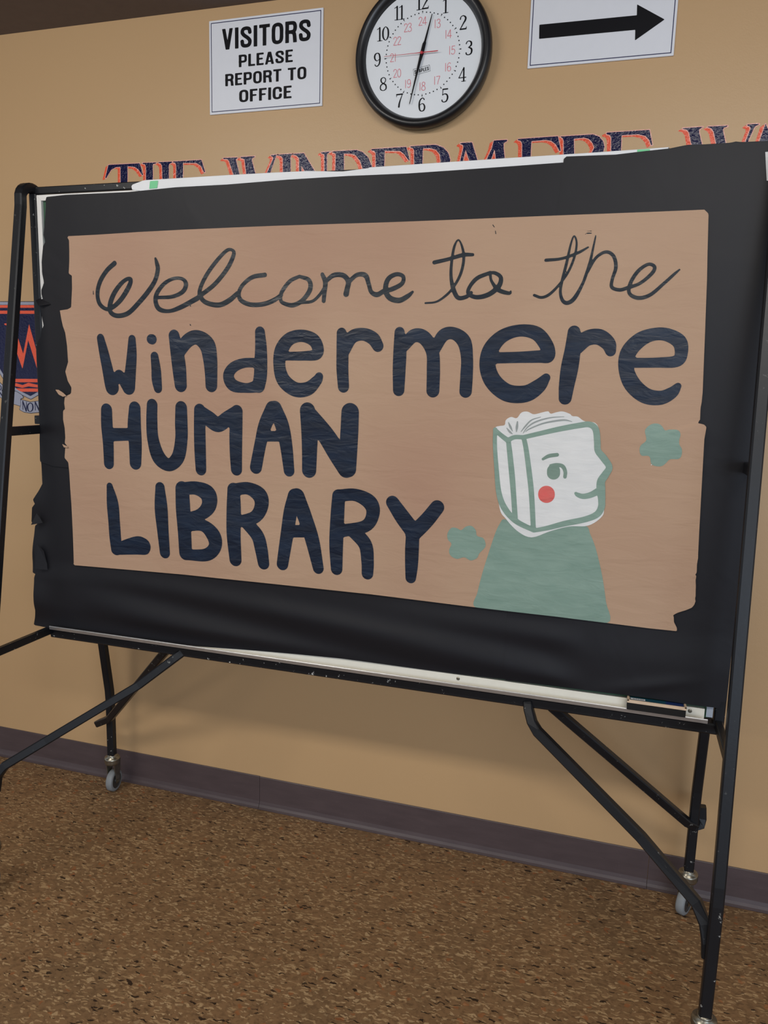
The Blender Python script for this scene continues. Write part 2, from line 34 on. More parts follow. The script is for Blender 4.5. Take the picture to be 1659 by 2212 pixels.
# ---------------------------------------------------------------- materials
def s2l(c):
    return tuple(((v / 255) / 12.92 if v / 255 <= 0.04045 else ((v / 255 + 0.055) / 1.055) ** 2.4) for v in c) + (1,)
class NT:
    def __init__(s, name):
        s.m = bpy.data.materials.new(name); s.m.use_nodes = True; s.t = s.m.node_tree; s.b = s.t.nodes['Principled BSDF']
    def n(s, ty, **k):
        nd = s.t.nodes.new(ty)
        for a, v in k.items(): setattr(nd, a, v)
        return nd
    def l(s, a, b): s.t.links.new(a, b)
    def coord(s, scale=(1, 1, 1), rot=(0, 0, 0), world=True):
        g = s.n('ShaderNodeNewGeometry') if world else s.n('ShaderNodeTexCoord')
        mp = s.n('ShaderNodeMapping'); mp.inputs['Scale'].default_value = scale; mp.inputs['Rotation'].default_value = rot
        s.l(g.outputs['Position' if world else 'Object'], mp.inputs[0]); return mp.outputs[0]
    def noise(s, vec, scale, detail=3, rough=0.55, dist=0.0):
        n = s.n('ShaderNodeTexNoise'); n.inputs['Scale'].default_value = scale; n.inputs['Detail'].default_value = detail
        n.inputs['Roughness'].default_value = rough; n.inputs['Distortion'].default_value = dist; s.l(vec, n.inputs['Vector']); return n.outputs[0]
    def ramp(s, fac, stops, interp='LINEAR'):
        r = s.n('ShaderNodeValToRGB'); r.color_ramp.interpolation = interp; e = r.color_ramp.elements
        while len(e) < len(stops): e.new(0.5)
        for i, (p, c) in enumerate(stops): e[i].position = p; e[i].color = c if len(c) == 4 else s2l(c)
        s.l(fac, r.inputs[0]); return r.outputs[0]
    def mix(s, a, b, fac, mode='MIX'):
        m = s.n('ShaderNodeMix', data_type='RGBA', blend_type=mode)
        for v, i in ((fac, 0), (a, 6), (b, 7)):
            if hasattr(v, 'is_output'): s.l(v, m.inputs[i])
            else: m.inputs[i].default_value = v
        return m.outputs[2]
    def bump(s, h, strength, dist=0.002, prev=None):
        b = s.n('ShaderNodeBump'); b.inputs['Strength'].default_value = strength; b.inputs['Distance'].default_value = dist
        s.l(h, b.inputs['Height'])
        if prev is not None: s.l(prev, b.inputs['Normal'])
        return b.outputs[0]
    def fin(s, color=None, rough=None, normal=None, metal=None, spec=None):
        for v, k in ((color, 'Base Color'), (rough, 'Roughness'), (normal, 'Normal'), (metal, 'Metallic'), (spec, 'Specular IOR Level')):
            if v is None: continue
            if hasattr(v, 'is_output'): s.l(v, s.b.inputs[k])
            else: s.b.inputs[k].default_value = v
        return s.m
G = lambda v: (v, v, v, 1)

def m_wall():
    t = NT('wall_paint'); c = t.coord()
    big = t.noise(c, 1.3, 2); fine = t.noise(c, 260, 2, 0.6); mid = t.noise(c, 60, 3)
    col = t.mix(s2l((193, 159, 117)), s2l((187, 153, 112)), big)
    nb = t.bump(mid, 0.18, 0.0015); nb = t.bump(fine, 0.30, 0.0005, nb)
    return t.fin(col, 0.40, nb, spec=0.45)
def m_floor():
    t = NT('marbled_linoleum')
    c = t.coord()
    wob = t.n('ShaderNodeTexNoise'); wob.inputs['Scale'].default_value = 55; wob.inputs['Detail'].default_value = 3; t.l(c, wob.inputs['Vector'])
    add = t.n('ShaderNodeVectorMath', operation='MULTIPLY_ADD'); t.l(wob.outputs['Color'], add.inputs[0]); add.inputs[1].default_value = (0.026, 0.018, 0); t.l(c, add.inputs[2])
    def flecks(scale, rot, cell):
        mp = t.n('ShaderNodeMapping'); mp.inputs['Scale'].default_value = scale; mp.inputs['Rotation'].default_value = rot; t.l(add.outputs[0], mp.inputs[0])
        v = t.n('ShaderNodeTexVoronoi'); v.inputs['Scale'].default_value = cell; t.l(mp.outputs[0], v.inputs['Vector'])
        sp = t.n('ShaderNodeSeparateColor'); t.l(v.outputs['Color'], sp.inputs[0]); return sp.outputs[0], sp.outputs[1]
    f1, f1b = flecks((1, 3.8, 1), (0, 0, 0.30), 72)
    f2, f2b = flecks((1, 2.2, 1), (0, 0, -0.30), 125)
    f3, f3b = flecks((1.6, 2.0, 1), (0, 0, 0.9), 60)
    base = t.mix(s2l((141, 109, 76)), s2l((122, 94, 66)), t.noise(c, 7, 4))
    base = t.mix(base, s2l((92, 80, 60)), t.ramp(t.noise(c, 2.2, 3), [(0.5, G(0)), (0.75, G(0.5))]))
    base = t.mix(base, s2l((84, 64, 44)), t.ramp(t.noise(add.outputs[0], 70, 4, 0.65), [(0.38, G(0.45)), (0.54, G(0))]))
    a = t.mix(base, s2l((178, 148, 108)), t.ramp(f1, [(0.87, G(0)), (0.875, G(0.6))], 'CONSTANT'))
    a = t.mix(a, s2l((192, 164, 124)), t.ramp(f2, [(0.91, G(0)), (0.915, G(0.6))], 'CONSTANT'))
    a = t.mix(a, s2l((74, 52, 34)), t.ramp(f2b, [(0.88, G(0)), (0.885, G(0.35))], 'CONSTANT'))
    a = t.mix(a, s2l((30, 20, 16)), t.ramp(f1b, [(0.965, G(0)), (0.967, G(0.9))], 'CONSTANT'))
    a = t.mix(a, s2l((150, 92, 54)), t.ramp(f3, [(0.975, G(0)), (0.978, G(0.6))], 'CONSTANT'))
    a = t.mix(a, s2l((38, 26, 20)), t.ramp(t.noise(add.outputs[0], 58, 4, 0.7), [(0.695, G(0)), (0.72, G(0.85))]))
    nb = t.bump(t.noise(c, 90, 3), 0.10, 0.001)
    return t.fin(a, 0.47, nb, spec=0.35)
def m_kraft():
    t = NT('kraft_paper'); c = t.coord()
    col = t.mix(s2l((176, 147, 123)), s2l((168, 138, 113)), t.noise(c, 3.0, 3))
    col = t.mix(col, s2l((160, 124, 104)), t.ramp(t.noise(c, 1.6, 2), [(0.45, G(0)), (0.7, G(0.6))]))
    cs = t.coord((1, 1, 3.2)); nb = t.bump(t.noise(cs, 9, 4, 0.5, 0.6), 0.38, 0.008); nb = t.bump(t.noise(c, 420, 2), 0.12, 0.0004, nb)
    return t.fin(col, 0.62, nb, spec=0.3)
def m_paint(name, ca, cb, rough, wr=0.5, spec=0.5, sheen=None):
    t = NT(name); c = t.coord((1, 1, 3.2)); c1 = t.coord()
    col = t.mix(s2l(ca), s2l(cb), t.ramp(t.noise(c, 14, 4), [(0.3, G(0)), (0.7, G(1))]))
    nb = t.bump(t.noise(c, 15, 4, 0.5, 0.8), wr * 0.9, 0.006)
    r = t.ramp(t.noise(c1, 8, 3), [(0.3, G(rough - 0.06)), (0.7, G(rough + 0.1))])
    return t.fin(col, r, nb, spec=spec)
def m_black_paper():
    t = NT('black_paper'); c = t.coord()
    col = t.mix(s2l((27, 26, 29)), s2l((22, 23, 29)), t.noise(c, 2.5, 3))
    nb = t.bump(t.noise(c, 5, 3, 0.5, 0.8), 0.30, 0.008); nb = t.bump(t.noise(c, 400, 2), 0.1, 0.0004, nb)
    return t.fin(col, 0.50, nb, spec=0.25)
def m_frame():
    t = NT('black_enamel'); c = t.coord()
    chips = t.ramp(t.noise(c, 70, 5, 0.7), [(0.66, G(0)), (0.68, G(1))])
    g = t.n('ShaderNodeNewGeometry'); edge = t.ramp(g.outputs['Pointiness'], [(0.56, G(0)), (0.60, G(1))])
    k = t.mix(G(0), edge, chips)
    col = t.mix(t.mix(s2l((26, 28, 32)), s2l((18, 19, 23)), t.noise(c, 14, 4)), s2l((190, 190, 185)), k)
    nb = t.bump(t.noise(c, 120, 3), 0.12, 0.001)
    return t.fin(col, 0.38, nb, spec=0.32)
def m_plain(name, rgb, rough=0.5, metal=0.0, var=0.05, bump=0.05, scale=40, spec=0.5):
    t = NT(name); c = t.coord()
    d = tuple(max(0, v * (1 - var * 2)) for v in rgb)
    col = t.mix(s2l(rgb), s2l(d), t.noise(c, scale, 3))
    return t.fin(col, rough, t.bump(t.noise(c, scale * 4, 2), bump, 0.001), metal, spec)
def m_rubber():
    t = NT('cove_base_rubber'); c = t.coord((1, 1, 5)); c1 = t.coord()
    col = t.mix(s2l((88, 75, 76)), s2l((66, 55, 57)), t.noise(c, 9, 4))
    col = t.mix(col, s2l((112, 98, 96)), t.ramp(t.noise(c, 60, 4, 0.7), [(0.66, G(0)), (0.72, G(0.6))]))
    return t.fin(col, 0.42, t.bump(t.noise(c, 30, 3), 0.2, 0.001), spec=0.45)
WALL = m_wall(); FLOOR = m_floor(); KRAFT = m_kraft(); BLACK = m_black_paper(); ENAMEL = m_frame(); RUBBER = m_rubber()
NAVY = m_paint('navy_poster_paint', (15, 24, 40), (22, 36, 56), 0.36, 0.55, 0.32)
NAVY_THIN = m_paint('thin_navy_poster_paint', (28, 35, 40), (18, 28, 40), 0.36, 0.4, 0.28)
SAGE = m_paint('sage_green_poster_paint', (116, 142, 130), (128, 152, 140), 0.48, 0.4, 0.4)
SAGE_DARK = m_paint('dark_sage_paint', (104, 128, 116), (118, 140, 128), 0.48, 0.3, 0.4)
GREYLINE = m_paint('grey_paint', (138, 146, 144), (150, 156, 154), 0.5, 0.2, 0.4)
WHITEP = m_paint('white_poster_paint', (216, 217, 216), (206, 208, 208), 0.48, 0.25, 0.4)
REDP = m_paint('red_crayon', (214, 88, 84), (196, 104, 98), 0.6, 0.8, 0.3)
def m_mural(name, a, b):
    t = NT(name); c = t.coord()
    nb = t.bump(t.noise(c, 110, 3, 0.6), 0.8, 0.0022)
    return t.fin(t.mix(s2l(a), s2l(b), t.noise(c, 30, 2)), 0.17, nb, spec=0.32)
M_NAVY = m_mural('navy_wall_paint', (20, 22, 66), (16, 18, 54)); M_CORAL = m_mural('coral_wall_paint', (236, 96, 66), (224, 88, 60))
M_PALE = m_mural('pale_pink_wall_paint', (232, 172, 160), (226, 166, 152)); M_GREY = m_mural('grey_wall_paint', (160, 164, 180), (150, 152, 170))
M_INK = m_mural('dark_outline_paint', (40, 40, 60), (36, 36, 54))
CEIL = m_plain('dark_ceiling_paint', (114, 102, 96), 0.9, var=0.05)
WHITE_METAL = m_plain('cream_enamelled_steel', (232, 228, 214), 0.42, var=0.03)
ALU = m_plain('brushed_aluminium', (200, 200, 200), 0.34, 0.85, 0.05, 0.08, 60)
FRAME_WHITE = m_plain('white_frame_enamel', (222, 220, 216), 0.4, var=0.02)
GREEN = m_plain('green_chalk_surface', (42, 84, 58), 0.6, var=0.08, scale=12)
WHITE_PAPER = m_plain('white_paper', (224, 226, 228), 0.55, var=0.03, scale=6)
GREEN_TAPE = m_plain('green_tape', (108, 200, 142), 0.5, var=0.03)
CHROME = m_plain('worn_chrome', (172, 166, 150), 0.30, 0.9, 0.18, 0.1, 80)
TYRE = m_plain('grey_wheel_rubber', (136, 140, 142), 0.55, var=0.06)
HUB = m_plain('dark_wheel_hub', (62, 60, 58), 0.5, var=0.1)
PLASTIC = m_plain('black_clock_plastic', (30, 30, 32), 0.34, var=0.05, bump=0.02)
DIAL = m_plain('white_dial_card', (226, 230, 234), 0.4, var=0.01, bump=0.0)
INK = m_plain('black_ink', (15, 15, 20), 0.45, var=0.02, bump=0.0, spec=0.15)
RED_INK = m_plain('red_ink', (222, 110, 122), 0.5, var=0.02, bump=0.0)
RED_HAND = m_plain('red_hand_paint', (196, 44, 58), 0.4, var=0.02, bump=0.0)
SIGN = m_plain('white_sign_plastic', (222, 224, 230), 0.36, var=0.01, bump=0.01)
SIGN_EDGE = m_plain('white_sign_border', (232, 230, 232), 0.36, var=0.01, bump=0.01)
NAVY_INK = m_plain('navy_ink', (30, 32, 78), 0.4, var=0.02, bump=0.0)
FELT = m_plain('black_felt', (18, 17, 17), 0.95, var=0.1, bump=0.6, scale=150)
WOOD = m_plain('pale_wood', (222, 196, 168), 0.5, var=0.06, scale=60)
TEAL = m_plain('teal_label', (30, 84, 104), 0.4, var=0.15, scale=14)
BLUE = m_plain('blue_label', (34, 56, 112), 0.4, var=0.1, scale=14)
def m_tape():
    t = NT('translucent_tape'); t.b.inputs['Alpha'].default_value = 0.5
    return t.fin(s2l((190, 200, 214)), 0.3, spec=0.5)
TAPE = m_tape()

# ---------------------------------------------------------------- object helpers
def link(name, verts, faces, mat, parent=None, smooth=False):
    me = bpy.data.meshes.new(name); me.from_pydata([tuple(map(float, v)) for v in verts], [], faces); me.update()
    if smooth: me.polygons.foreach_set('use_smooth', [True] * len(me.polygons))
    if mat: me.materials.append(mat)
    o = bpy.data.objects.new(name, me); COL.objects.link(o)
    if parent is not None: o.parent = parent
    return o
def tag(o, label=None, cat=None, group=None, kind=None):
    for k, v in (('label', label), ('category', cat), ('group', group), ('kind', kind)):
        if v: o[k] = v
    return o
def thing(name, label, cat, group=None):
    o = bpy.data.objects.new(name, None); COL.objects.link(o); return tag(o, label, cat, group)
class MB:
    def __init__(s): s.v = []; s.f = []
    def add(s, v, f):
        k = len(s.v); s.v += [tuple(p) for p in v]; s.f += [tuple(i + k for i in q) for q in f]; return s
    def box(s, x0, x1, y0, y1, z0, z1, M=None):
        v = [(x, y, z) for x in (x0, x1) for y in (y0, y1) for z in (z0, z1)]
        if M is not None: v = [tuple(M @ Vector(p)) for p in v]
        return s.add(v, [(0, 1, 3, 2), (4, 6, 7, 5), (0, 4, 5, 1), (2, 3, 7, 6), (0, 2, 6, 4), (1, 5, 7, 3)])
    def lathe(s, prof, seg, M):   # profile of (radius, axial), axis local z
        v = []; n = len(prof)
        for i in range(seg):
            a = 2 * math.pi * i / seg
            v += [tuple(M @ Vector((r * math.cos(a), r * math.sin(a), h))) for r, h in prof]
        f = [(i * n + j, ((i + 1) % seg) * n + j, ((i + 1) % seg) * n + j + 1, i * n + j + 1) for i in range(seg) for j in range(n - 1)]
        return s.add(v, f)
    def sweep(s, path, w, h, side):   # rectangular tube, bevelled corners; side = unit vector kept across
        P = [Vector(p) for p in path]; n = len(P); b = min(w, h) * 0.13; rings = []
        for i in range(n):
            t = (P[min(i + 1, n - 1)] - P[max(i - 1, 0)]).normalized()
            a = (side - t * side.dot(t)).normalized(); c = t.cross(a)
            q = [(w / 2 - b, h / 2), (w / 2, h / 2 - b), (w / 2, -h / 2 + b), (w / 2 - b, -h / 2), (-w / 2 + b, -h / 2), (-w / 2, -h / 2 + b), (-w / 2, h / 2 - b), (-w / 2 + b, h / 2)]
            rings.append([P[i] + a * x + c * y for x, y in q])
        v = [tuple(p) for r in rings for p in r]
        f = [(i * 8 + j, i * 8 + (j + 1) % 8, (i + 1) * 8 + (j + 1) % 8, (i + 1) * 8 + j) for i in range(n - 1) for j in range(8)]
        f += [tuple(range(7, -1, -1)), tuple((n - 1) * 8 + j for j in range(8))]
        return s.add(v, f)
    def build(s, name, mat, parent=None, bevel=0.0, smooth=False):
        o = link(name, s.v, s.f, mat, parent, smooth)
        bm = bmesh.new(); bm.from_mesh(o.data); bmesh.ops.recalc_face_normals(bm, faces=bm.faces)
        if bevel: bmesh.ops.bevel(bm, geom=bm.edges[:], offset=bevel, segments=2, affect='EDGES', clamp_overlap=True)
        bm.to_mesh(o.data); bm.free(); return o

# signed distance shapes -> contoured flat meshes (one clean union per shape)
def catmull(P, k=7):
    P = np.array(P, float)
    if len(P) < 3: return P
    out = []; closed = np.allclose(P[0], P[-1])
    for i in range(len(P) - 1):
        p0 = P[i - 1] if i > 0 else (P[-2] if closed else 2 * P[0] - P[1]); p1 = P[i]; p2 = P[i + 1]
        p3 = P[i + 2] if i + 2 < len(P) else (P[1] if closed else 2 * P[-1] - P[-2])
        for j in range(k):
            t = j / k; out.append(0.5 * (2 * p1 + (p2 - p0) * t + (2 * p0 - 5 * p1 + 4 * p2 - p3) * t * t + (-p0 + 3 * p1 - 3 * p2 + p3) * t ** 3))
    out.append(P[-1]); return np.array(out)
def sd_stroke(X, Z, S, smooth=True):
    P = catmull(S) if smooth else np.array(S, float); d = np.full(X.shape, 1e9)
    for a, b in zip(P[:-1], P[1:]):
        ex, ez = b[0] - a[0], b[1] - a[1]; L = ex * ex + ez * ez + 1e-12
        t = np.clip(((X - a[0]) * ex + (Z - a[1]) * ez) / L, 0, 1)
        d = np.minimum(d, np.hypot(X - a[0] - t * ex, Z - a[1] - t * ez) - (a[2] + t * (b[2] - a[2])))
    return d
def sd_poly(X, Z, P):
    P = np.array(P, float); d = np.full(X.shape, 1e9); ins = np.zeros(X.shape, bool)
    for a, b in zip(P, np.roll(P, -1, 0)):
        ex, ez = b - a; L = ex * ex + ez * ez + 1e-12
        t = np.clip(((X - a[0]) * ex + (Z - a[1]) * ez) / L, 0, 1)
        d = np.minimum(d, np.hypot(X - a[0] - t * ex, Z - a[1] - t * ez))
        if abs(ez) > 1e-12:
            c = (a[1] > Z) != (b[1] > Z); ins ^= c & (X < ex * (Z - a[1]) / ez + a[0])
    return np.where(ins, -d, d)
def contour(fn, bounds, step):
    x0, x1, z0, z1 = bounds; xs = np.arange(x0 - step, x1 + 2 * step, step); zs = np.arange(z0 - step, z1 + 2 * step, step)
    X, Z = np.meshgrid(xs, zs, indexing='ij'); D = fn(X, Z); D = np.where(np.abs(D) < 1e-9, -1e-9, D); I = D < 0; nz = len(zs)
    idx = -np.ones(X.shape, int); idx[I] = np.arange(I.sum()); verts = list(zip(X[I].tolist(), Z[I].tolist()))
    c = I[:-1, :-1].astype(int) + I[1:, :-1] + I[1:, 1:] + I[:-1, 1:]
    a = c == 4; faces = np.stack([idx[:-1, :-1][a], idx[1:, :-1][a], idx[1:, 1:][a], idx[:-1, 1:][a]], -1).tolist()
    E = {}
    for i, j in zip(*np.where((c > 0) & (c < 4))):
        q = [(i, j), (i + 1, j), (i + 1, j + 1), (i, j + 1)]; f = []
        for k in range(4):
            p, r = q[k], q[(k + 1) % 4]
            if I[p]: f.append(int(idx[p]))
            if I[p] != I[r]:
                key = (p, r) if p < r else (r, p)
                if key not in E:
                    t = D[p] / (D[p] - D[r]); E[key] = len(verts)
                    verts.append((float(X[p] + t * (X[r] - X[p])), float(Z[p] + t * (Z[r] - Z[p]))))
                f.append(E[key])
        if len(f) > 2: faces.append(f)
    return verts, faces
def bounds(shapes, pad=0.0):
    A = np.array([p[:2] for s in shapes for p in s]); w = max([p[2] for s in shapes for p in s if len(p) > 2] + [0]) + pad
    return A[:, 0].min() - w, A[:, 0].max() + w, A[:, 1].min() - w, A[:, 1].max() + w
def flat(name, strokes, polys, yfn, step, mat, parent=None, smooth_strokes=True, grow=0.0, holes=(), xf=None, clip=None):
    def fn(X, Z):
        d = np.full(X.shape, 1e9)
        for s in strokes: d = np.minimum(d, sd_stroke(X, Z, s, smooth_strokes))
        for p in polys: d = np.minimum(d, sd_poly(X, Z, p))
        for h in holes: d = np.maximum(d, -sd_poly(X, Z, h))
        if clip: d = np.maximum(d, clip(X, Z))
        return d - grow
    v, f = contour(fn, bounds(list(strokes) + list(polys), grow), step)
    A = np.array(v); 
    if xf is not None: A = xf(A)
    y = yfn(A[:, 0], A[:, 1]); V = np.stack([A[:, 0], y, A[:, 1]], -1)
    return link(name, V, f, mat, parent, True)
def sc(P): return [tuple(c * 1e-4 for c in p) for p in P]
def const(y): return lambda x, z: np.full(np.shape(x), y)
def sstep(a, b, v): t = np.clip((v - a) / (b - a), 0, 1); return t * t * (3 - 2 * t)

# ---------------------------------------------------------------- the room
b = MB(); b.box(-6, 5, 0.0, 0.15, 0, 2.484); wall = b.build('wall_back', WALL); tag(wall, kind='structure')
b = MB(); b.box(-6, 5, -7, 0.15, -0.1, 0.0); fl = b.build('floor', FLOOR); tag(fl, kind='structure')
b = MB(); b.box(-6, 5, -7, 0.15, 2.484, 2.6); ce = b.build('ceiling', CEIL); tag(ce, kind='structure')
base = bpy.data.objects.new('baseboard_back', None); COL.objects.link(base); tag(base, kind='structure')
prof = [(0.0, 0.0), (-0.017, 0.0), (-0.0175, 0.002), (-0.012, 0.006), (-0.0075, 0.013), (-0.0048, 0.024), (-0.0042, 0.11), (-0.003, 0.1115), (0.0, 0.1115)]
for k, (x0, x1) in enumerate(((-6, -2.29), (-2.29, -1.0715), (-1.0715, 0.1695), (0.1695, 1.39), (1.39, 5))):
    v = []; xs = [x0 + 0.0006, x1 - 0.0006]; dz = (0, 0.0008, -0.0004, 0.0006, 0)[k]
    for x in xs: v += [(x, y, z + (dz if z > 0.1 else 0)) for y, z in prof]
    n = len(prof); f = [(j, j + 1, n + j + 1, n + j) for j in range(n - 1)] + [tuple(range(n)), tuple(range(2 * n - 1, n - 1, -1))]
    m = MB(); m.add(v, f); m.build('cove_base_strip', RUBBER, base)

# ---------------------------------------------------------------- painted wall lettering
mur = thing('wall_lettering', 'navy serif letters with coral drop shadow painted high on the wall behind the board', 'lettering')
for i, (ch, P, H) in enumerate(DATA['mural']):
    P = np.array(sc(P)); holes = [sc(H)] if H else []
    sh = np.array((-0.0105, -0.0050))
    let = flat('letter', [], [P], const(-0.0009), 0.0022, M_NAVY, mur, holes=holes)
    flat('letter_outline', [], [P], const(-0.0006), 0.0022, M_PALE, let, holes=holes, grow=0.0020)
    def ext(X, Z, P=P, holes=holes):
        d = np.full(X.shape, 1e9)
        for k in range(1, 7):
            q = sd_poly(X - sh[0] * k / 6, Z - sh[1] * k / 6, P)
            for h in holes: q = np.maximum(q, -sd_poly(X - sh[0] * k / 6, Z - sh[1] * k / 6, h))
            d = np.minimum(d, q)
        return d
    bb = bounds([P], 0.013); v, f = contour(ext, bb, 0.003)
    link('letter_shadow', [(a, -0.0003, c) for a, c in v], f, M_CORAL, let, True)

crest = thing('wall_crest', 'navy and coral painted wall shield with letter W and grey ribbon, left of the board', 'crest')
SH = sc(DATA['shield'])
flat('shield_outline', [], [SH], const(-0.0003), 0.003, M_INK, crest, grow=0.0115)
flat('shield_border', [], [SH], const(-0.0005), 0.003, M_GREY, crest, grow=0.0095)
flat('shield_field', [], [SH], const(-0.0008), 0.003, M_NAVY, crest)
for p in DATA['crest_bars']: flat('shield_bar', [], [sc(p)], const(-0.0011), 0.002, M_CORAL, crest)
flat('shield_letter', [], [sc(DATA['crest_w'])], const(-0.0011), 0.002, M_CORAL, crest)
for k, p in enumerate(DATA['ribbon']):
    r = flat('ribbon', [], [sc(p)], const(-0.0016 - 0.0004 * k), 0.002, M_GREY, crest)
    flat('ribbon_outline', [], [sc(p)], const(-0.0014 - 0.0004 * k), 0.002, M_INK, r, grow=0.0016)
    for L in (DATA['rib_letters'][3:] if k == 0 else DATA['rib_letters'][:3]):
        flat('ribbon_letter', [sc(s) for s in L], [], const(-0.0023), 0.0012, M_NAVY, r)

# ---------------------------------------------------------------- stroke alphabets (unit height)
HW = 0.085
def bowl(zb): return [(0.05, 0.915, HW), (0.27, 0.915, HW), (0.41, 0.88, HW), (0.455, (0.915 + zb) / 2, HW), (0.41, zb + 0.035, HW), (0.27, zb, HW), (0.05, zb, HW)]
ST = lambda x: [(x, -0.1, HW), (x, 1.1, HW)]
SANS = {  # width, straight strokes, curved strokes
 'I': (0.18, [ST(0.09)], []),
 'V': (0.54, [[(0.075, 1.1, 0.08), (0.27, -0.04, 0.08)], [(0.465, 1.1, 0.08), (0.27, -0.04, 0.08)]], []),
 'T': (0.50, [[(-0.1, 0.92, 0.08), (0.6, 0.92, 0.08)], ST(0.25)], []),
 'L': (0.44, [ST(0.09), [(0.09, 0.08, 0.08), (0.6, 0.08, 0.08)]], []),
 'E': (0.46, [ST(0.09), [(0.09, 0.08, 0.08), (0.6, 0.08, 0.08)], [(0.09, 0.92, 0.08), (0.6, 0.92, 0.08)], [(0.09, 0.52, 0.072), (0.34, 0.52, 0.072)]], []),
 'F': (0.45, [ST(0.09), [(0.09, 0.92, 0.08), (0.6, 0.92, 0.08)], [(0.09, 0.50, 0.072), (0.33, 0.50, 0.072)]], []),
 'A': (0.56, [[(0.06, -0.1, 0.08), (0.27, 1.05, 0.08)], [(0.50, -0.1, 0.08), (0.29, 1.05, 0.08)], [(0.14, 0.25, 0.065), (0.42, 0.25, 0.065)]], []),
 'O': (0.54, [], [[(0.27, 0.915, HW), (0.13, 0.86, HW), (0.085, 0.68, HW), (0.085, 0.32, HW), (0.13, 0.14, HW), (0.27, 0.085, HW), (0.41, 0.14, HW), (0.455, 0.32, HW), (0.455, 0.68, HW), (0.41, 0.86, HW), (0.27, 0.915, HW)]]),
 'C': (0.54, [], [[(0.455, 0.64, HW), (0.42, 0.85, HW), (0.27, 0.915, HW), (0.13, 0.86, HW), (0.085, 0.68, HW), (0.085, 0.32, HW), (0.13, 0.14, HW), (0.27, 0.085, HW), (0.42, 0.15, HW), (0.455, 0.36, HW)]]),
 'S': (0.54, [], [[(0.45, 0.71, HW), (0.41, 0.87, HW), (0.27, 0.915, HW), (0.13, 0.87, HW), (0.095, 0.72, HW), (0.18, 0.59, HW), (0.36, 0.44, HW), (0.45, 0.30, HW), (0.41, 0.13, HW), (0.27, 0.085, HW), (0.12, 0.13, HW), (0.085, 0.31, HW)]]),
 'P': (0.52, [ST(0.09)], [bowl(0.43)]),
 'R': (0.54, [ST(0.09)], [bowl(0.50), [(0.27, 0.50, HW), (0.39, 0.44, HW), (0.43, 0.30, HW), (0.46, -0.1, HW)]]),
}
def text_line(txt, x0, x1, z0, z1, yfn, step, mat, parent, name='letter', gap=0.085, space=0.22, rot=None):
    w = sum((space if c == ' ' else SANS[c][0]) for c in txt) + gap * (len(txt) - 1); kx = (x1 - x0) / w; kz = z1 - z0; cur = 0
    for c in txt:
        if c == ' ': cur += space + gap; continue
        W, st, cu = SANS[c]
        def clip(X, Z, W=W): return np.maximum(np.maximum(-X, X - W), np.maximum(-Z, Z - 1))
        def fn(X, Z, st=st, cu=cu, clip=clip):
            d = np.full(X.shape, 1e9)
            for s in st: d = np.minimum(d, sd_stroke(X, Z, s, False))
            for s in cu: d = np.minimum(d, sd_stroke(X, Z, s))
            return np.maximum(d, clip(X, Z))
        v, f = contour(fn, (0, W, 0, 1), step / kz); A = np.array(v); px = x0 + (cur + A[:, 0]) * kx; pz = z0 + A[:, 1] * kz
        if rot:
            cx, cz, a = rot; dx, dz = px - cx, pz - cz; px, pz = cx + dx * math.cos(a) - dz * math.sin(a), cz + dx * math.sin(a) + dz * math.cos(a)
        link(name, np.stack([px, yfn(px, pz), pz], -1), f, mat, parent)
        cur += W + gap
t5 = 0.052
SIXC = [(.44,.85,.04),(.36,.96,.03),(.22,.94,.04),(.09,.75,.055),(.06,.4,.065),(.12,.1,.05),(.28,.02,.03),(.42,.1,.055),(.47,.3,.06),(.40,.5,.045),(.27,.57,.025),(.12,.48,.025),(.08,.36,.025)]
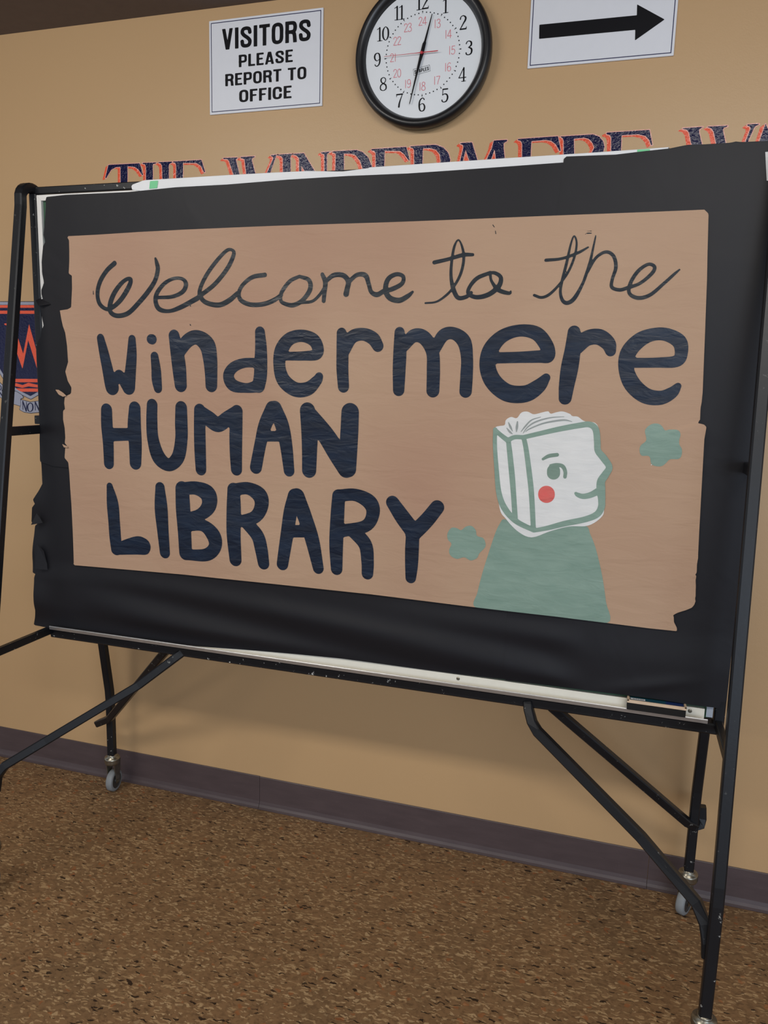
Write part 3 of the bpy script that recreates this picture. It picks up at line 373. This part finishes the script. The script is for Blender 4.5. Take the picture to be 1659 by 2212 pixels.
DIG = {  # straight strokes, curved strokes, slabs
 '0': ([], [[(.27,.98,.025),(.1,.8,.055),(.06,.5,.065),(.1,.2,.055),(.27,.02,.025),(.44,.2,.055),(.48,.5,.065),(.44,.8,.055),(.27,.98,.025)]], []),
 '1': ([[(.30,.96,.06),(.30,.04,.06)]], [], [[(.10,.86,.02),(.28,.95,.03)],[(.12,.02,.022),(.48,.02,.022)]]),
 '2': ([[(.07,.05,.05),(.48,.05,.05)]], [[(.07,.76,.045),(.12,.92,.03),(.28,.98,.03),(.44,.86,.06),(.44,.68,.065),(.28,.42,.045),(.07,.06,.03)]], [[(.49,.05,.04),(.52,.2,.015)]]),
 '3': ([], [[(.06,.82,.04),(.14,.95,.03),(.28,.98,.03),(.42,.88,.06),(.42,.68,.06),(.24,.54,.025)],[(.22,.54,.025),(.42,.44,.06),(.47,.26,.065),(.40,.08,.05),(.22,.02,.03),(.09,.07,.04),(.06,.17,.045)]], []),
 '4': ([[(.36,.96,.03),(.03,.3,.03)],[(.02,.28,.03),(.54,.28,.03)],[(.38,.96,.055),(.38,.03,.055)]], [], [[(.22,.02,.022),(.52,.02,.022)]]),
 '5': ([[(.12,.94,.048),(.46,.94,.048)],[(.12,.94,.026),(.09,.52,.026)]], [[(.09,.52,.025),(.22,.6,.03),(.40,.54,.05),(.47,.32,.065),(.38,.08,.05),(.2,.02,.03),(.08,.07,.04),(.05,.17,.045)]], []),
 '6': ([], [SIXC], []),
 '7': ([[(.05,.94,.05),(.50,.94,.05)]], [[(.49,.92,.025),(.36,.6,.04),(.26,.3,.06),(.22,.03,.07)]], [[(.05,.94,.025),(.04,.78,.02)]]),
 '8': ([], [[(.27,.98,.025),(.11,.88,.05),(.12,.68,.05),(.27,.55,.04),(.43,.68,.035),(.43,.88,.035),(.27,.98,.025)],[(.27,.55,.04),(.07,.4,.045),(.06,.14,.045),(.27,.02,.025),(.48,.14,.05),(.46,.4,.055),(.27,.55,.045)]], []),
 '9': ([], [[(.53 - x, 1 - z, w) for x, z, w in SIXC]], []),
}
def number(txt, cx, cz, h, yv, mat, parent, thin, xf, name):
    W = 0.50 if not thin else 0.52; S, Cv = [], []; adv = [0.36 if (c == '1') else W for c in txt]; cur = -sum(adv) / 2 - 0.02
    for c, a in zip(txt, adv):
        off = cur - (0.12 if c == '1' else 0.0)
        s, cu, sl = DIG[c]; mp = lambda q: [((x + off) * h * (1.06 if not thin else 1.0) + cx, (z - 0.5) * h + cz, (0.030 if thin else w) * h) for x, z, w in q]
        S += [mp(q) for q in s]; Cv += [mp(q) for q in cu]
        if not thin: S += [mp(q) for q in sl]
        cur += a
    def fn(X, Z):
        d = np.full(X.shape, 1e9)
        for q in S: d = np.minimum(d, sd_stroke(X, Z, q, False))
        for q in Cv: d = np.minimum(d, sd_stroke(X, Z, q))
        return d
    v, f = contour(fn, bounds(S + Cv), 0.0006 if not thin else 0.00045); A = xf(np.array(v))
    link(name, [(a, yv, c) for a, c in A], f, mat, parent)

# ---------------------------------------------------------------- signs
def rrect(mb, x0, x1, z0, z1, y0, y1, r=0.002): mb.box(x0, x1, y0, y1, z0, z1)
def ring_rect(x0, x1, z0, z1, w, y, name, mat, parent):
    m = MB(); v = [(x0, y, z0), (x1, y, z0), (x1, y, z1), (x0, y, z1), (x0 + w, y, z0 + w), (x1 - w, y, z0 + w), (x1 - w, y, z1 - w), (x0 + w, y, z1 - w)]
    m.add(v, [(0, 1, 5, 4), (1, 2, 6, 5), (2, 3, 7, 6), (3, 0, 4, 7)]); return m.build(name, mat, parent)
sg = thing('visitor_sign', 'white rectangular sign reading visitors please report to office, left of the clock', 'sign')
m = MB(); m.box(-1.2365, -0.8797, -0.0045, -0.0005, 2.1942, 2.4485); m.build('panel', SIGN, sg, 0.0006)
ring_rect(-1.2305, -0.8857, 2.2005, 2.4427, 0.0022, -0.0047, 'border_line', NAVY_INK, sg)
for txt, x0, x1, z0, z1 in (('VISITORS', -1.195, -0.9165, 2.3672, 2.4232), ('PLEASE', -1.1409, -0.9705, 2.3165, 2.3495), ('REPORT TO', -1.1850, -0.9286, 2.2685, 2.3015), ('OFFICE', -1.1397, -0.9736, 2.2213, 2.2548)):
    text_line(txt, x0, x1, z0, z1, const(-0.0048), 0.0011, INK, sg)
sg = thing('arrow_sign', 'white rectangular sign with a thick black arrow pointing right, right of the clock', 'sign')
m = MB(); m.box(-0.3060, 0.0525, -0.0045, -0.0005, 2.2440, 2.4800); m.build('panel', SIGN, sg, 0.0006)
ring_rect(-0.3003, 0.0468, 2.2497, 2.4745, 0.0022, -0.0047, 'border_line', NAVY_INK, sg)
flat('arrow', [], [sc(DATA['arrow'])], const(-0.0048), 0.0015, INK, sg)

# ---------------------------------------------------------------- wall clock
CX, CZ, CA = -0.5842, 2.2945, 0.029
ck = thing('wall_clock', 'round black-rimmed wall clock with black and red numerals, between the two signs', 'clock')
def rot(A):
    c, s = math.cos(CA), math.sin(CA); return np.stack([CX + A[:, 0] * c - A[:, 1] * s, CZ + A[:, 0] * s + A[:, 1] * c], -1)
MC = Matrix.Translation((CX, 0, CZ)) @ Matrix.Rotation(math.radians(90), 4, 'X')
m = MB(); m.lathe([(0.150, 0.0), (0.178, 0.0), (0.184, 0.006), (0.1875, 0.026), (0.1865, 0.036), (0.183, 0.043), (0.177, 0.0465), (0.170, 0.045), (0.164, 0.039), (0.1602, 0.031), (0.1595, 0.0265), (0.150, 0.0265)], 96, MC); m.build('rim', PLASTIC, ck, smooth=True)
YD = -0.0280
m = MB(); m.lathe([(0.0, 0.0275), (0.159, 0.0275)], 96, MC); dial = m.build('dial', DIAL, ck)
YN = YD - 0.0003
for k in range(1, 13):
    a = math.radians(90 - 30 * k)
    number(str(k), 0.1262 * math.cos(a), 0.1262 * math.sin(a), 0.0345, YN, INK, dial, False, rot, 'numeral')
    number(str(k + 12), 0.0805 * math.cos(a), 0.0805 * math.sin(a), 0.0215, YN, RED_INK, dial, True, rot, 'red_numeral')
m = MB()
for k in range(60):
    a = math.radians(6 * k) + CA
    if k % 5:
        px, pz = CX + 0.1013 * math.cos(a), CZ + 0.1013 * math.sin(a); r = 0.0017
        m.add([(px + r * math.cos(q * math.pi / 4), YN, pz + r * math.sin(q * math.pi / 4)) for q in range(8)], [tuple(range(8))])
    else:
        d = np.array((math.cos(a), math.sin(a))); n = np.array((-d[1], d[0])); P0 = np.array((CX, CZ)) + d * 0.0985; P1 = np.array((CX, CZ)) + d * 0.1055
        q = [P0, P1 + n * 0.0016, P1 - n * 0.0016]; m.add([(p[0], YN, p[1]) for p in q], [(0, 1, 2)])
tag(m.build('minute_dots', INK, dial), kind='stuff')
lg = ring_rect(CX - 0.0235, CX + 0.0225 , CZ - 0.048, CZ - 0.032, 0.0006, YN, 'maker_box', INK, dial)
lg.data.transform(Matrix.Translation((CX, 0, CZ - 0.04)) @ Matrix.Rotation(-0.16, 4, 'Y') @ Matrix.Translation((-CX, 0, -(CZ - 0.04))))
text_line('STAPLES', CX - 0.0205, CX + 0.0195, CZ - 0.0445, CZ - 0.0355, const(YN), 0.0006, INK, dial, 'maker_letter', rot=(CX, CZ - 0.04, 0.16))
def hand(name, ang, prof, y, mat, th=0.0008):
    d = Vector((math.cos(ang), 0, math.sin(ang))); n = Vector((-math.sin(ang), 0, math.cos(ang))); c = Vector((CX, 0, CZ)); L = len(prof)
    v = [c + d * r + n * w + Vector((0, yy, 0)) for yy in (y, y + th) for r, w in prof] + [c + d * r - n * w + Vector((0, yy, 0)) for yy in (y, y + th) for r, w in prof]
    f = []
    for i in range(L - 1):
        f += [(i, i + 1, 2 * L + i + 1, 2 * L + i), (L + i, 3 * L + i, 3 * L + i + 1, L + i + 1), (i, L + i, L + i + 1, i + 1), (2 * L + i, 2 * L + i + 1, 3 * L + i + 1, 3 * L + i)]
    f += [(0, 2 * L, 3 * L, L), (L - 1, 2 * L - 1, 4 * L - 1, 3 * L - 1)]
    m = MB(); m.add([tuple(p) for p in v], f); return m.build(name, mat, ck)
hand('hour_hand', math.radians(90 - 14.6), [(-0.018, 0.0035), (0.0, 0.0048), (0.026, 0.0040), (0.030, 0.0026), (0.097, 0.0009)], -0.0330, INK)
hand('minute_hand', math.radians(90 - 193.2), [(-0.024, 0.0034), (0.0, 0.0040), (0.030, 0.0034), (0.055, 0.0024), (0.128, 0.0009)], -0.0355, INK)
hand('second_hand', math.radians(180.5), [(-0.045, 0.0011), (0.0, 0.0010), (0.02, 0.0006), (0.104, 0.0004)], -0.0380, RED_HAND, 0.0005)
m = MB(); m.lathe([(0.0, 0.0405), (0.0028, 0.0402), (0.0038, 0.0385), (0.0038, 0.028)], 20, MC); m.build('hand_pin', RED_HAND, ck)
def m_glass():
    t = NT('scratched_lens'); t.b.inputs['Alpha'].default_value = 0.06
    return t.fin(G(0.8), 0.12, spec=0.5)

# ---------------------------------------------------------------- the rolling chalkboard
XL, XR, YP = -1.581, 0.264, -0.345
XM = (XL + XR) / 2
brd = thing('rolling_chalkboard', 'green chalkboard on a black tubular wheeled stand, mostly hidden under paper', 'chalkboard')
SX = Vector((1, 0, 0))
LEGS = {XL: (XL, -0.632, -0.403, -0.327, -0.098), XR: (0.258, -0.626, -0.403, -0.330, -0.112)}
def leg_y(xc, z, front):
    xf, a, b_, c, d = LEGS[xc]; t = min(1, max(0, (z - 0.43) / 1.435)); return (a + (b_ - a) * t) if front else (d + (c - d) * t)
for xc in (XL, XR):
    xf, yf0, yf1, yr1, yr0 = LEGS[xc]; ym = (yf1 + yr1) / 2; r = (yr1 - yf1) / 2
    path = [(xf, yf0, 0.125), (xf, yf0, 0.40), (xf, yf0 + 0.003, 0.44), (xc, yf1, 1.865)]
    for a in range(15, 180, 15): path.append((xc, ym - r * math.cos(math.radians(a)), 1.885 + 0.034 * math.sin(math.radians(a))))
    path += [(xc, yr1, 1.865), (xc, yr0 - 0.003, 0.38), (xc, yr0, 0.33), (xc, yr0, 0.125)]
    MB().sweep(path, 0.0245, 0.0245, SX).build('leg_loop', ENAMEL, brd)
    MB().sweep([(xc, YP, 0.655), (xc, YP, 1.905)], 0.0235, 0.030, SX).build('side_post', ENAMEL, brd)
    for z, h in ((1.268, 0.024), (0.672, 0.022)):
        MB().sweep([(xc, leg_y(xc, z, True) + 0.008, z), (xc, leg_y(xc, z, False) - 0.008, z)], 0.016, h, SX).build('cross_brace', ENAMEL, brd)
    s = 1 if xc > XM else -1
    m = MB(); m.box(xc - 0.015 - 0.006 * (s < 0), xc + 0.015 + 0.006 * (s > 0), -0.366, -0.330, 1.282, 1.306)
    m.box(xc - s * 0.014 - 0.007, xc - s * 0.014 + 0.007, -0.372, -0.345, 1.275, 1.315); m.build('pivot_bracket', ENAMEL, brd, 0.001)
    mir = lambda p: (p[0] if s > 0 else 2 * XM - p[0], p[1], p[2])
    fr = [(-0.170, -0.354, 0.660), (-0.166, -0.362, 0.643), (-0.155, -0.375, 0.618), (-0.140, -0.384, 0.600), (0.110, -0.505, 0.446), (0.226, -0.585, 0.368), (0.243, -0.600, 0.335), (0.250, -0.610, 0.300), (0.252, -0.614, 0.270)]
    if s < 0: fr = [(-1.140, -0.350, 0.657), (-1.162, -0.365, 0.638), (-1.247, -0.410, 0.565), (-1.459, -0.540, 0.421), (-1.545, -0.602, 0.362), (-1.562, -0.615, 0.335), (-1.568, -0.620, 0.290)]
    MB().sweep(fr, 0.024, 0.023, Vector((0, 1, 0))).build('diagonal_strut', ENAMEL, brd)
    rr = [(-0.115, -0.336, 0.650), (-0.086, -0.322, 0.622), (0.245, -0.128, 0.293), (0.268, -0.112, 0.276), (0.281, -0.100, 0.275), (0.286, -0.092, 0.292), (0.283, -0.090, 0.325)]
    if s < 0: rr = rr[:3] + [(0.315, -0.100, 0.252)]
    MB().sweep([mir(p) for p in rr], 0.024, 0.022, Vector((0, 1, 0))).build('diagonal_strut', ENAMEL, brd)
MB().sweep([(XL, YP, 1.9135), (XR, YP, 1.9135)], 0.030, 0.019, Vector((0, 1, 0))).build('top_rail', ENAMEL, brd)
MB().sweep([(XL - 0.002, YP, 0.6605), (XR + 0.002, YP, 0.6605)], 0.034, 0.026, Vector((0, 1, 0))).build('bottom_rail', ENAMEL, brd)
BX0, BX1, BZ0, BZ1 = -1.5560, 0.2480, 0.6860, 1.8985
m = MB(); m.box(BX0 + 0.008, BX1 - 0.008, -0.3630, -0.3350, 0.688, BZ1 - 0.008); m.build('chalk_surface', GREEN, brd)
def strip_obj(name, pts, y0, y1, mat):
    m = MB(); n = len(pts); m.add([(x, y0, z) for x, z in pts] + [(x, y1, z) for x, z in pts], [tuple(range(n)), tuple(range(2 * n - 1, n - 1, -1))] + [(i, (i + 1) % n, n + (i + 1) % n, n + i) for i in range(n)])
    return m.build(name, mat, brd, 0.0006)
w = 0.0145
strip_obj('frame_strip', [(BX0, BZ1), (BX1, BZ1), (BX1 - w, BZ1 - w), (BX0 + w, BZ1 - w)], -0.3715, -0.333, FRAME_WHITE)
strip_obj('frame_strip', [(BX0, BZ1 - 0.0004), (BX0 + w, BZ1 - w - 0.0004), (BX0 + w, 0.70), (BX0, 0.70)], -0.3715, -0.333, FRAME_WHITE)
strip_obj('frame_strip', [(BX1, BZ1 - 0.0004), (BX1 - w, BZ1 - w - 0.0004), (BX1 - w, 0.715), (BX1, 0.715)], -0.3715, -0.333, FRAME_WHITE)
strip_obj('frame_strip', [(BX0, 0.686), (BX1 - 0.018, 0.686), (BX1 - 0.018, 0.7115), (BX0, 0.7115)], -0.3722, -0.333, WHITE_METAL)
m = MB()
m.add([(x, y, z) for x in (BX0 - 0.004, 0.236) for y, z in ((-0.3722, 0.6855), (-0.3722, 0.6878), (-0.3890, 0.6872), (-0.3905, 0.6950), (-0.3925, 0.6955), (-0.3935, 0.6935), (-0.3925, 0.6850), (-0.3880, 0.6845))],
      [(i, (i + 1) % 8, 8 + (i + 1) % 8, 8 + i) for i in range(8)] + [tuple(range(8)), tuple(range(15, 7, -1))]); m.build('chalk_tray', ALU, brd)
for x, z in ((-0.3438, 0.7015), (0.1991, 0.7020), (-1.05, 0.7015)):
    m = MB(); M = Matrix.Translation((x, -0.3722, z)) @ Matrix.Rotation(math.radians(90), 4, 'X')
    m.lathe([(0.0044, 0.0), (0.0044, 0.0009), (0.0032, 0.0018), (0.0014, 0.0020), (0.0012, 0.0011), (0.0, 0.0010)], 18, M); m.build('screw', CHROME, brd)
# casters
def caster(x, y, dx, dy, wy):
    T = Matrix.Translation((x, y, 0)); m = MB()
    m.lathe([(0.0, 0.148), (0.0135, 0.148), (0.0165, 0.144), (0.0150, 0.140), (0.0245, 0.138), (0.0262, 0.131), (0.0245, 0.127), (0.0262, 0.122), (0.0240, 0.116), (0.0170, 0.112), (0.0, 0.111)], 28, T)
    c = m.build('caster', CHROME, brd, smooth=True)
    W = Matrix.Translation((x + dx, y + dy, 0.038)) @ Matrix.Rotation(wy, 4, 'Z')
    m = MB()
    for s in (-1, 1):
        v = [(s * 0.0155, -0.020, 0.072), (s * 0.0155, 0.020, 0.072), (s * 0.0155, 0.018, 0.045), (s * 0.0155, 0.009, -0.008), (s * 0.0155, -0.009, -0.008), (s * 0.0155, -0.018, 0.045)]
        v = v + [(p[0] - s * 0.0018, p[1], p[2]) for p in v]; m.add([tuple(W @ Vector(p)) for p in v], [tuple(range(6)), tuple(range(11, 5, -1))] + [(i, (i + 1) % 6, 6 + (i + 1) % 6, 6 + i) for i in range(6)])
    m.box(-0.0155, 0.0155, -0.022, 0.022, 0.0705, 0.0745, W); m.build('fork', CHROME, c)
    A = W @ Matrix.Rotation(math.radians(90), 4, 'Y')
    m = MB(); m.lathe([(0.027, -0.0115), (0.034, -0.0115), (0.0375, -0.008), (0.038, 0.0), (0.0375, 0.008), (0.034, 0.0115), (0.027, 0.0115)], 40, A); m.build('tyre', TYRE, c, smooth=True)
    m = MB(); m.lathe([(0.0, -0.0125), (0.009, -0.0125), (0.010, -0.0095), (0.024, -0.0085), (0.0285, -0.0112), (0.0285, 0.0112), (0.024, 0.0085), (0.010, 0.0095), (0.009, 0.0125), (0.0, 0.0125)], 32, A); m.build('wheel_hub', HUB, c)
    m = MB(); m.lathe([(0.0, -0.0195), (0.0045, -0.0195), (0.0045, 0.0195), (0.0, 0.0195)], 6, A); m.build('axle_bolt', CHROME, c)
for xc, y, dx, dy, wy in ((XL, -0.098, -0.014, 0.024, 0.10), (XR, -0.112, 0.0, 0.022, -0.45), (XL, -0.632, 0.012, -0.022, 0.3), (0.258, -0.626, 0.006, -0.020, -0.2)): caster(xc, y, dx, dy, wy)

# ---------------------------------------------------------------- paper on the board
rng = np.random.default_rng(5)
def waves(n, kmin, kmax, seed, aniso=1.0):
    r = np.random.default_rng(seed); K = r.uniform(kmin, kmax, n); A = r.uniform(0, math.pi, n); ph = r.uniform(0, 6.28, n); am = 1 / K
    am = am / np.sqrt((am ** 2).sum() / 2)
    return lambda x, z: sum(am[i] * np.sin(K[i] * (np.cos(A[i]) * x + aniso * np.sin(A[i]) * z) + ph[i]) for i in range(n))
W1 = waves(9, 4, 22, 1, 1.6); W2 = waves(8, 5, 24, 2); W3 = waves(8, 6, 30, 3)
YK = -0.3815
def y_kraft(x, z):
    tear = 1.3445 + 0.36 * (x - 0.118)
    return YK - 0.0011 * np.clip(W1(x, z), -1.8, 1.8) - 0.0030 * sstep(0.06, 0.14, x) * sstep(tear + 0.004, tear - 0.002, z) * sstep(tear - 0.12, tear - 0.01, z) - 0.002 * sstep(-1.46, -1.50, x)
def y_black(base, seed_fn, amp): return lambda x, z: base - amp * (np.clip(seed_fn(x, z), -1.8, 1.8) + 1) * 0.5
def y_c(x, z):
    m = sstep(0.895, 0.83, z) * (0.25 + 0.75 * sstep(0.70, 0.76, z)); m2 = sstep(0.885, 0.80, z)
    s = z + 0.115 * x
    return -0.3740 - 0.0008 * (np.clip(W3(x, z), -1.8, 1.8) + 1) * 0.5 - m2 * sstep(0.695, 0.745, z) * 0.0105 * (1 + np.sin(2 * math.pi * (s - 0.700) / 0.115)) * 0.5 * sstep(-1.55, -1.2, x) - m * 0.004 * (1 + W2(x, z) * 0.4) - 0.003 * sstep(-1.53, -1.60, x) * (1 + np.sin(z * 43))
def y_a(x, z): return -0.3748 - 0.0009 * (np.clip(W2(x + 3, z), -1.8, 1.8) + 1) * 0.5 - 0.0015 * sstep(-1.50, -1.58, x) - 0.003 * sstep(1.24, 1.17, z) * sstep(-1.35, -1.5, x)
def y_b(x, z):
    fold = np.exp(-((z - 0.757 - 0.25 * (x - 0.12)) / 0.016) ** 2) * np.exp(-((x - 0.10) / 0.09) ** 2)
    yb = -0.3752 - 0.0008 * (np.clip(W2(x, z), -1.8, 1.8) + 1) * 0.5 - 0.006 * sstep(0.90, 0.80, z) - 0.004 * fold
    m = sstep(-0.02, -0.14, x); return yb * (1 - m) + (np.minimum(y_c(x, z), y_a(x, z)) - 0.0009) * m
def sheet(name, key, yfn, label, step=0.006, mat=BLACK, fold=None):
    o = flat(name, [], [sc(DATA[key])], yfn, step, mat)
    return tag(o, label, 'paper', 'black backing sheets on the board')
A_ = sheet('paper_sheet', 'black_a', y_a, 'black backing paper sheet along the upper left of the board')
C_ = sheet('paper_sheet', 'black_c', y_c, 'black backing paper sheet with torn left edge along the lower left of the board')
B_ = sheet('paper_sheet', 'black_b', y_b, 'black backing paper sheet covering the right end of the board', fold=True)
def fold_strip(name, top, y, mat, parent, back=0.040, zlift=0.0):
    v = []; n = len(top)
    for x, z in top: v += [(x, y, z), (x, y + 0.003, z + 0.0022), (x, y + 0.008, z + 0.003), (x, y + back, z + 0.001), (x, y + back + 0.003, z - 0.02)]
    f = [(i * 5 + j, i * 5 + j + 1, i * 5 + j + 6, i * 5 + j + 5) for i in range(n - 1) for j in range(4)]
    return link(name, v, f, mat, parent, True)
Bt = sc(DATA['black_b'])
top = [p for p in Bt if p[1] > 1.915 and p[0] > 0.04]
top.sort(); fold_strip('folded_edge', [(x, z - 0.0015) for x, z in top], -0.3765, BLACK, B_)
# loose torn tab on the upper left sheet
v = [(-1.555, -0.3775, 1.628), (-1.528, -0.3770, 1.618), (-1.520, -0.3780, 1.612), (-1.549, -0.3905, 1.607), (-1.562, -0.3850, 1.622)]
link('torn_tab', v, [(0, 4, 3), (0, 3, 1), (1, 3, 2)], BLACK, A_)
def flap(P): link('torn_tab', P, [tuple(range(len(P)))], BLACK, C_)
flap([(-1.597, -0.394, 0.925), (-1.588, -0.393, 0.938), (-1.572, -0.387, 0.918), (-1.565, -0.384, 0.880), (-1.564, -0.385, 0.862), (-1.595, -0.400, 0.866)])
flap([(-1.590, -0.388, 1.028), (-1.580, -0.387, 1.018), (-1.572, -0.386, 1.001), (-1.603, -0.398, 0.994)])
for k, (p, lab) in enumerate(zip(DATA['strip'], ('white paper strip folded over the top rail, left half', 'white paper strip folded over the top rail, right half'))):
    P = sc(p); o = flat('paper_strip', [], [P], const(-0.3735 - 0.0006 * k), 0.004, WHITE_PAPER); tag(o, lab, 'paper', 'white strips along the top edge')
    n = {0: 9, 1: 7}[k]; fold_strip('folded_edge', [(x, z - 0.001) for x, z in P[(1 if k == 0 else 0):n]], -0.3735 - 0.0006 * k, WHITE_PAPER, o, 0.04)
for p, lab in zip(DATA['gtape'], ('small green tape piece near the left end of the white strip', 'small green tape piece near the right end of the white strip')):
    tag(flat('tape_piece', [], [sc(p)], const(-0.3747), 0.002, GREEN_TAPE), lab, 'tape', 'green tape pieces')
v = [(0.2345, -0.3775, 1.9075), (0.262, -0.376, 1.909), (0.266, -0.374, 1.850), (0.2425, -0.3790, 1.852)]
tag(link('paper_tag', v, [(0, 1, 2, 3)], WHITE_PAPER), 'white paper tag at the top right corner of the board', 'paper')
m = MB(); m.box(0.2335, 0.2475, -0.3742, -0.3732, 0.694, 0.7215); tag(m.build('tape_piece', TAPE), 'clear tape piece at the lower right corner of the board', 'tape')

# ---------------------------------------------------------------- the kraft paper poster
pos = thing('welcome_poster', 'brown kraft paper poster hand-painted Welcome to the Windermere Human Library', 'poster')
flat('paper', [], [sc(DATA['kraft'])], y_kraft, 0.0038, KRAFT, pos)
def on(off): return lambda x, z: y_kraft(x, z) - off
for i, (ch, S) in enumerate(DATA['letters']):
    S = [sc(s) for s in S]; thin = i < 12
    flat('letter', S, [], on(0.0006 + 0.00004 * (i % 3)), 0.0022 if thin else 0.0035, NAVY_THIN if thin else NAVY, pos)
sm = lambda P: catmull([(a, b) for a, b in P] + [P[0]], 5)[:-1]
for p in DATA['flaps']: flat('torn_flap', [], [sc(p)], on(0.004), 0.0015, KRAFT, pos)
flat('painted_shoulders', [], [sm(sc(DATA['shoulders']))], on(0.0005), 0.005, SAGE, pos, clip=lambda X, Z: sd_poly(X, Z, sc(DATA['kraft'])))
bk = flat('painted_book_head', [], [sm(sc(DATA['book']))], on(0.0009), 0.0035, WHITEP, pos)
flat('book_outline', [sc(s) for s in DATA['bookline']], [], on(0.0013), 0.0022, SAGE, bk)
flat('eyebrow', [sc(s) for s in DATA['brow']], [], on(0.0013), 0.0018, SAGE_DARK, bk)
flat('eye', [sc(s) for s in DATA['eye']], [], on(0.0013), 0.002, SAGE_DARK, bk)
flat('cheek', [sc(s) for s in DATA['cheek']], [], on(0.0013), 0.002, REDP, bk)
for s in DATA['pages']: flat('page_line', [sc(s)], [], on(0.0013), 0.0014, GREYLINE, bk)
for p in DATA['specks_dark']: flat('paint_speck', [sc(p)], [], on(0.0006), 0.001, NAVY_THIN, pos)
for p in DATA['specks_white']: flat('paint_speck', [sc(p)], [], on(0.0012), 0.0008, WHITEP, pos)
for p in DATA['flower']: flat('painted_flower', [], [sm(sc(p))], on(0.0006), 0.003, SAGE, pos)

# ---------------------------------------------------------------- eraser in the tray
er = thing('board_eraser', 'black felt board eraser with pale wooden top and blue label, in the tray', 'eraser')
EX0, EX1, EY0, EY1 = 0.0595, 0.1885, -0.4030, -0.3745
m = MB(); m.box(EX0 + 0.0005, EX1 - 0.001, EY0 + 0.001, EY1, 0.6960, 0.7130); m.build('felt', FELT, er, 0.0008)
m = MB(); m.box(EX0, EX1, EY0, EY1, 0.7132, 0.7175); m.box(EX0, EX1, EY0, EY0 + 0.0035, 0.7175, 0.7205); m.box(EX0, EX0 + 0.0045, EY0, EY1, 0.7175, 0.7205); m.box(EX1 - 0.0045, EX1, EY0, EY1, 0.7175, 0.7205); m.build('wooden_top', WOOD, er, 0.0005)
m = MB(); m.box(EX0 + 0.0065, EX0 + 0.085, EY0 + 0.0045, EY1, 0.7176, 0.7186); lb = m.build('label_left_half', TEAL, er); lb.name = 'paper_label'
m = MB(); m.box(EX0 + 0.085, EX1 - 0.0055, EY0 + 0.0045, EY1, 0.7176, 0.7186); m.build('paper_label', BLUE, er)
m = MB(); m.box(EX0 + 0.0075, EX0 + 0.040, EY0 + 0.011, EY0 + 0.019, 0.7187, 0.7190); st = m.build('barcode_sticker', WHITE_PAPER, er)
m = MB()
for k in range(14):
    x = EX0 + 0.013 + 0.0017 * k; m.box(x, x + (0.0006, 0.001, 0.0004)[k % 3], EY0 + 0.0125, EY0 + 0.0175, 0.7190, 0.7191)
tag(m.build('barcode_lines', INK, er), kind='stuff')
